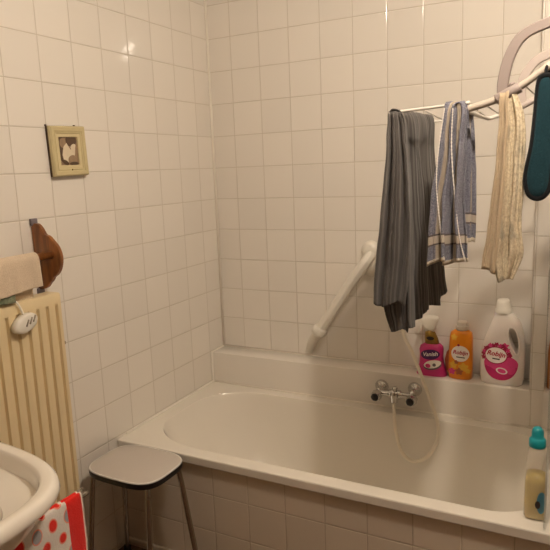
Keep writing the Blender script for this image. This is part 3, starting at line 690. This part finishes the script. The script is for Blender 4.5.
# teal oven glove with black binding, hung over the rail end
ov = empty('oven_glove', tuple(at(545, 70, NY)), 'teal oven glove with thick black edging at right end of airer', 'oven glove')
def pad(name, outline, yf, th, m, parent, shrink=0.0):
    bm = bmesh.new()
    pts = [at(u, v, yf) for u, v in outline]
    c = sum(pts, Vector()) / len(pts)
    n = len(pts)
    def ring(k, dy): return [Vector((c.x + (q.x - c.x) * k, q.y + dy, c.z + (q.z - c.z) * (1 - (1 - k) * .45))) for q in pts]
    loft(bm, [ring(.55, -th * .62), ring(.85, -th * .56), ring(.97, -th * .3), ring(1, 0), ring(.97, th * .3), ring(.85, th * .5), ring(.55, th * .5)]); fixn(bm)
    return link(name, bm, m, parent)
def closed(pts, n=6):
    return [(v.x, v.y) for v in spline([Vector((a, b, 0)) for a, b in pts + [pts[0]]], n)[:-1]]
o1 = closed([(540, 78), (546, 75.5), (552, 80), (553.5, 120), (552, 160), (550, 184), (545, 195), (537, 198.5), (529, 194.5), (525.5, 182), (527, 168), (532, 145), (536, 110), (538, 88)])
o2 = closed([(548, 72), (553, 71), (557, 80), (558.5, 130), (557.5, 168), (554, 177), (551, 177), (548, 172), (548.5, 140), (548, 100)])
for oo, yy in ((o2, NY + .024), (o1, NY - .020)):
    pd = pad('quilted_pad', oo, yy, .016, 'teal_cloth', ov)
    bm = bmesh.new(); tube(bm, [at(u, v, yy - .002) for u, v in oo], .0072, 10, closed=True); fixn(bm); link('black_binding', bm, 'binding', ov)
bm = bmesh.new(); loopc = (at(548, 68, NY))
tube(bm, [at(546, 80, NY - .018), at(546, 70, NY - .014), at(547, 66, NY - .006), at(550, 65, NY + .010), at(553, 74, NY + .022)], .0042, 10); fixn(bm); link('hanging_loop', bm, 'binding', ov)

# ------------------------------------------------------------------ picture frame on the left wall
pf = empty('photo_frame', (.0, -.948, 1.593), 'small square cream photo frame with sepia picture on left wall', 'picture frame')
cy, cz, hw, hh, rot = -.953, 1.5935, .0815, .086, math.radians(1.5)
def F(x, dy, dz): return Vector((x, cy + dy * math.cos(rot) - dz * math.sin(rot), cz + dy * math.sin(rot) + dz * math.cos(rot)))
def frame_ring(bm, prof):
    rings = [[F(x, sy * (hw - ins), sz * (hh - ins)) for sy, sz in ((-1, -1), (1, -1), (1, 1), (-1, 1))] for x, ins in prof]
    loft(bm, rings, False, False); fixn(bm)
bm = bmesh.new(); frame_ring(bm, [(.0015, .003), (.013, .0)]); frame_ring(bm, [(.0015, .001), (.0015, .03)]); link('frame_edge', bm, 'frame_edge', pf, False)
bm = bmesh.new(); frame_ring(bm, [(.012, 0), (.022, .002), (.025, .006), (.024, .017), (.021, .020), (.0225, .023), (.020, .027)]); link('frame_moulding', bm, 'frame_gold', pf, False)
bm = bmesh.new(); frame_ring(bm, [(.0195, .024), (.0195, .037), (.0165, .0385), (.015, .0385)]); link('mat_board', bm, 'frame_mat', pf, False)
PK = 1.0
def flatpatch(name, pts, x, m):
    bm = bmesh.new(); vs = [bm.verts.new(F(x, a * PK, b * PK)) for a, b in pts]; f0 = bm.faces.new(vs); 
    r = bmesh.ops.extrude_face_region(bm, geom=[f0]); bmesh.ops.translate(bm, verts=[v for v in r['geom'] if isinstance(v, bmesh.types.BMVert)], vec=(.0006, 0, 0)); fixn(bm)
    return link(name, bm, m, pp if name != 'sepia_picture' else pf, False)
pp = flatpatch('sepia_picture', [(-.044, -.049), (.044, -.049), (.044, .049), (-.044, .049)], .0145, 'sepia_mid')
PK = 1.28
for nm, pts, x, m in (('dark_print', ell(.012, .028, .019, .016), .0152, 'sepia_dark'), ('dark_print', ell(-.024, .006, .013, .034), .0152, 'sepia_dark'), ('light_print', ell(-.020, .022, .010, .013), .0156, 'sepia_mid'),
                      ('light_print', [(-.018, .012), (-.006, .022), (.006, .004), (.024, .010), (.020, -.012), (.002, -.030), (-.020, -.028), (-.024, -.01)], .0158, 'sepia_light'),
                      ('mid_print', ell(.012, -.024, .017, .013), .0166, 'sepia_mid'), ('dark_print', ell(.014, -.034, .016, .005), .0172, 'sepia_dark'), ('dark_print', ell(-.016, -.030, .012, .006, -.5), .0166, 'sepia_dark'), ('light_print', ell(.016, .012, .010, .006, .5), .0164, 'sepia_light')):
    flatpatch(nm, pts, x, m)
for dy, dz in ((-.079, .088), (.05, .088)):
    bm = bmesh.new(); q = F(.006, dy, dz); tube(bm, [Vector((0.0005, q.y, q.z)), q], .003, 8); fixn(bm); link('hanging_pin', bm, 'frame_edge', pf)
bm = bmesh.new(); q = F(.0235, .0, -.064); lathe(bm, q, (1, 0, 0), [(0, .003), (.002, .002)], 10); fixn(bm); link('catch', bm, 'brass', pf)

# ------------------------------------------------------------------ wooden towel holder
yb0 = -1.128
th_ = empty('towel_holder', (0, -1.25, 1.25), 'brown wooden towel holder with scalloped end bracket on left wall', 'towel holder')
def bracket(y, parent):
    prof = [(.0, 1.352), (.010, 1.358), (.022, 1.355), (.034, 1.340), (.043, 1.322), (.056, 1.316), (.070, 1.300), (.083, 1.283), (.090, 1.262), (.092, 1.243), (.089, 1.222), (.082, 1.203), (.071, 1.188), (.060, 1.180), (.053, 1.168), (.043, 1.158), (.034, 1.146), (.020, 1.138), (.008, 1.136), (0, 1.14)]
    P = [Vector((0.002 + x * 1.27, 0, z)) for x, z in prof]
    P = [P[0]] + spline(P[1:-1], 3) + [P[-1]]
    bm = bmesh.new(); c = Vector((.03, 0, 1.245))
    rings = []
    for k, dy in ((.94, -.010), (1, -.006), (1, .006), (.94, .010)):
        rings.append([Vector((max(.002, c.x + (p.x - c.x) * k), y + dy, c.z + (p.z - c.z) * k)) for p in P])
    loft(bm, rings); fixn(bm); return sharp(link('bracket', bm, 'wood', parent), 40)
bracket(-1.128, th_); bracket(-1.62, th_)
bm = bmesh.new(); tube(bm, [(.082, -1.627, 1.255), (.082, -1.121, 1.255)], .0125, 20); fixn(bm); link('dowel', bm, 'wood', th_)
for z in (1.362, 1.128):
    bm = bmesh.new(); box(bm, (.0005, -1.142, z - .012), (.010, -1.114, z + .012), .003); link('mounting_clip', bm, 'label_grey', th_)
# beige towel on it
DX, DZ = .082, 1.255
def overbar(name, y0, y1, front, back, r, m, parent, seed, dx, dz, th=.004, folds=1.5, amp=.004):
    rows = []
    A = lambda x, z: (Vector((x, y0, z)), Vector((x, y1, z)))
    rows.append(A(dx - r - .004, dz - back) + (1,)); rows.append(A(dx - r - .002, dz - back * .5) + (.6,)); rows.append(A(dx - r, dz) + (.1,))
    rows.append(A(dx, dz + r) + (.0,)); rows.append(A(dx + r, dz) + (.1,)); rows.append(A(dx + r + .003, dz - front * .5) + (.6,)); rows.append(A(dx + r + .005, dz - front) + (1,))
    return sheet(name, rows, folds, m, parent, th, 40, 8, seed, hem=.004, amp=amp, out=(1, 0, 0))
tw = empty('hand_towel', (DX, -1.3, DZ), 'beige terry hand towel draped over the wooden towel holder', 'towel')
overbar('towel_cloth', -1.203, -1.46, .094, .076, .0165, 'beige_terry', tw, 41, DX, DZ)
bm = bmesh.new(); box(bm, (.060, -1.305, 1.126), (.067, -1.212, 1.18), .003); link('towel_hem', bm, 'beige_terry', tw)
gw = overbar('face_cloth', -1.31, -1.45, .116, .106, .0132, 'green_cloth', None, 43, DX, DZ, .002)
tag(gw, 'grey-green cloth peeping out below the beige hand towel', 'cloth')

# ------------------------------------------------------------------ radiator
rd = empty('radiator', (.06, -1.55, .2), 'cream ribbed panel radiator on the left tiled wall', 'radiator')
RX0, RX1, RY0, RY1, RZ0, RZ1 = .035, .092, -1.545, -1.128, .2, 1.128
bm = bmesh.new()
ys = []; y = RY1
pitch = .0388; yg0 = -1.1475
prof = []   # (y, depth)
k = 0; ypts = [(RY1, 0), (RY1 - .004, .0)]
while True:
    yc = yg0 - k * pitch
    if yc < RY0 + .03: break
    ypts += [(yc + .0068, 0), (yc + .0040, .011), (yc, .0125), (yc - .0040, .011), (yc - .0068, 0)]; k += 1
ypts += [(RY0, 0)]
zr = [(RZ1, 0, .006), (RZ1 - .002, 0, .002), (RZ1 - .006, 0, 0), (RZ1 - .034, 0, 0), (RZ1 - .040, .45, 0), (RZ1 - .046, .9, 0), (RZ1 - .055, 1, 0), (RZ0 + .06, 1, 0), (RZ0 + .05, .6, 0), (RZ0 + .042, 0, 0), (RZ0 + .006, 0, 0), (RZ0, 0, .006)]
G = [[bm.verts.new((RX1 - d * kk - ins, yy, z)) for yy, d in ypts] for z, kk, ins in zr]
for a, b in zip(G, G[1:]):
    for j in range(len(a) - 1): bm.faces.new((a[j], a[j + 1], b[j + 1], b[j]))
fixn(bm); 
pn = link('front_panel', bm, 'radiator', rd); sharp(pn, 28)
bm = bmesh.new(); box(bm, (RX0, RY0 + .002, RZ0 + .01), (RX1 - .012, RY1 - .002, RZ1 - .003), .004); link('back_panel', bm, 'radiator', rd)
bm = bmesh.new(); box(bm, (RX0 - .002, RY0, RZ1 - .006), (RX1 - .004, RY1, RZ1 + .001), .002); link('top_cover', bm, 'radiator', rd)
for zz in (.35, .95):
    bm = bmesh.new(); box(bm, (.0005, -1.4, zz - .03), (RX0 + .002, -1.36, zz + .03), .002); link('wall_bracket', bm, 'radiator', rd)
q = Vector((.05, -1.1, .945))
bm = bmesh.new(); tube(bm, [(.055, RY1 - .003, .945), (.055, RY1 + .022, .945)], .008, 12); fixn(bm)
lathe(bm, (.055, RY1 + .020, .945), (0, 1, 0), [(0, .0125), (.006, .012), (.016, .003)], 6); fixn(bm); sharp(link('bleed_valve', bm, 'brass', rd), 30)
# air freshener on the radiator
af = empty('air_freshener', (.115, -1.295, 1.07), 'white oval plastic freshener hooked over the radiator top', 'air freshener')
bm = bmesh.new()
def disc(bm, c, rx, rz, x0, x1, tl):
    rg = []
    for x, kk in ((x0, .8), (x0 + .003, .98), ((x0 + x1) / 2, 1.0), (x1 - .004, .95), (x1 - .001, .75), (x1, .4)):
        rg.append([Vector((x, c.y + (math.cos(a) * rx * math.cos(tl) - math.sin(a) * rz * math.sin(tl)) * kk, c.z + (math.cos(a) * rx * math.sin(tl) + math.sin(a) * rz * math.cos(tl)) * kk)) for a in [2 * PI * k / 36 for k in range(36)]])
    loft(bm, rg); fixn(bm)
fc = Vector((.12, -1.292, 1.0655))
disc(bm, fc, .046, .0275, .0945, .122, .32); bd = link('freshener_body', bm, 'white_plastic', af)
for k in (-1, 0, 1):
    bm = bmesh.new(); c = fc + Vector((0, .013 + k * .0135, .006 + k * .0045)); tube(bm, [Vector((.1215, c.y - .005, c.z - .010)), Vector((.1225, c.y + .005, c.z + .010))], .0028, 8); fixn(bm); link('vent_slot', bm, 'slot_shade', af)
bm = bmesh.new(); tube(bm, spline([(.108, -1.292, 1.085), (.104, -1.296, 1.11), (.101, -1.306, 1.132), (.085, -1.308, 1.1385), (.04, -1.308, 1.137), (.027, -1.308, 1.13), (.026, -1.308, 1.105)], 5), .0035, 10); fixn(bm); link('hook', bm, 'white_plastic', af)

# ------------------------------------------------------------------ stool
ST = .474
st = empty('stool', (.222, -.985, 0), 'small chrome-legged stool with grey laminate seat and black edge', 'stool')
def seat_ring(hx, hy, z, k=1.0):
    pts = superel(0, 0, hx * k, hy * k, 3.6, 72, z)
    th = math.radians(-1)
    return [Vector((.222 + p.x * math.cos(th) - p.y * math.sin(th), -.978 + p.x * math.sin(th) + p.y * math.cos(th), p.z)) for p in pts]
hx, hy = .158, .122
bm = bmesh.new(); loft(bm, [seat_ring(hx - .004, hy - .004, ST - .006), seat_ring(hx - .004, hy - .004, ST), seat_ring(hx - .006, hy - .006, ST + .001)]); fixn(bm); sharp(link('seat', bm, 'stool_top', st), 40)
bm = bmesh.new(); loft(bm, [seat_ring(hx - .001, hy - .001, ST - .005), seat_ring(hx, hy, ST - .003), seat_ring(hx - .001, hy - .001, ST), seat_ring(hx - .005, hy - .005, ST + .0005)], True, False); fixn(bm); link('seat_trim', bm, 'stool_trim', st)
bm = bmesh.new(); loft(bm, [seat_ring(hx - .006, hy - .006, ST - .026), seat_ring(hx - .001, hy - .001, ST - .024), seat_ring(hx + .001, hy + .001, ST - .015), seat_ring(hx, hy, ST - .005)]); fixn(bm); sharp(link('seat_edge', bm, 'stool_black', st), 50)
for (lx, ly, fx, fy) in ((.105, -1.060, .058, -1.095), (.100, -.905, .045, -.872), (.345, -.910, .405, -.880), (.330, -1.055, .352, -1.100)):
    c = Vector((.222, -.983, 0)); top = Vector((lx, ly, ST - .028)); dirn = (top - Vector((c.x, c.y, top.z))).normalized()
    ft = Vector((fx, fy, .004))
    bm = bmesh.new(); q = [top - dirn * .07, top - dirn * .03, top, top + dirn * .012 + Vector((0, 0, -.014))]
    q = spline(q, 4) + [top.lerp(ft, s) + dirn * .012 * (1 - s) for s in (.12, .3, .6, .9, 1)]
    tube(bm, q, .0098, 14); fixn(bm); lg = link('leg', bm, 'chrome_dull', st)
    bm = bmesh.new(); lathe(bm, Vector((fx, fy, .0006)), (0, 0, 1), [(0, .013), (.004, .014), (.028, .0135), (.034, .011)], 16); fixn(bm); link('rubber_foot', bm, 'rubber', lg)

# ------------------------------------------------------------------ washbasin
SZ = .828
wb = empty('washbasin', (0, -1.86, SZ - .2), 'white ceramic washbasin at the lower left corner', 'washbasin')
def basin_ring(k_in, z, n=96):
    out = []
    cy = -1.885; hx = .642 - k_in; hy = .338 - k_in
    for k in range(n):
        a = -PI / 2 + PI * k / (n - 1); c, s = math.cos(a), math.sin(a); e = 3.9
        out.append(Vector((max(.006 + (k_in if k_in > .03 else 0) * .9, hx * abs(c) ** (2 / e)), cy + hy * math.copysign(abs(s) ** (2 / e), s), z)))
    return out
bm = bmesh.new()
loft(bm, [basin_ring(.20, SZ - .19), basin_ring(.14, SZ - .14), basin_ring(.11, SZ - .072), basin_ring(.06, SZ - .052), basin_ring(.020, SZ - .040), basin_ring(.003, SZ - .032), basin_ring(.0, SZ - .024), basin_ring(.003, SZ - .008), basin_ring(.010, SZ - .001), basin_ring(.016, SZ), basin_ring(.032, SZ - .001), basin_ring(.036, SZ - .004), basin_ring(.039, SZ - .014),
          basin_ring(.042, SZ - .04), basin_ring(.050, SZ - .09), basin_ring(.085, SZ - .13), basin_ring(.16, SZ - .13), basin_ring(.24, SZ - .14)]); fixn(bm)
sharp(link('basin', bm, 'ceramic', wb), 40)
bm = bmesh.new(); lathe(bm, (.3, -1.872, SZ - .1405), (0, 0, 1), [(0, .022), (.003, .022), (.004, .016)], 20); fixn(bm); link('drain', bm, 'chrome', wb)
# towel rail under the basin
tr = empty('towel_rail', (.5, -1.8, .70), 'chrome two-bar towel rail under the washbasin front', 'towel rail')
for x, z, ye in ((.510, .694, -1.488), (.482, .690, -1.478)):
    bm = bmesh.new(); tube(bm, [(x, -2.06, z), (x, -1.50, z), (x, ye, z)], .0058, 12); fixn(bm); link('bar', bm, 'chrome_dull', tr)
bm = bmesh.new(); box(bm, (.472, -2.10, .685), (.522, -2.05, .72), .004); tube(bm, [(.495, -2.075, .71), (.46, -2.06, .735)], .01, 10); fixn(bm); link('mount', bm, 'chrome_dull', tr)
pt = empty('polka_towel', (.52, -1.65, .70), 'white towel with red and grey polka dots and red border by washbasin', 'towel')
o = overbar('towel_cloth', -1.520, -1.90, .36, .3, .0125, 'polka', pt, 51, .5105, .6945, .005, 2.2, .008)

# ------------------------------------------------------------------ light
def point(name, loc, power, rad, col):
    l = bpy.data.lights.new(name, 'POINT'); l.energy = power; l.shadow_soft_size = rad; l.color = col
    o = bpy.data.objects.new(name, l); C.objects.link(o); o.location = loc; return o
point('ceiling_lamp', (1.60, -1.40, 2.47), 54, .036, (1.0, .85, .69))
w = bpy.data.worlds.new('world'); w.use_nodes = True; sc.world = w
w.node_tree.nodes['Background'].inputs[0].default_value = (.9, .8, .65, 1); w.node_tree.nodes['Background'].inputs[1].default_value = .02
sc.view_settings.view_transform = 'Standard'; sc.view_settings.look = 'None'
sc.view_settings.exposure = 0.0; sc.view_settings.gamma = 1.0; sc.view_settings.use_curve_mapping = False
sc.cycles.max_bounces = 8; sc.cycles.diffuse_bounces = 5; sc.cycles.caustics_reflective = False; sc.cycles.caustics_refractive = False
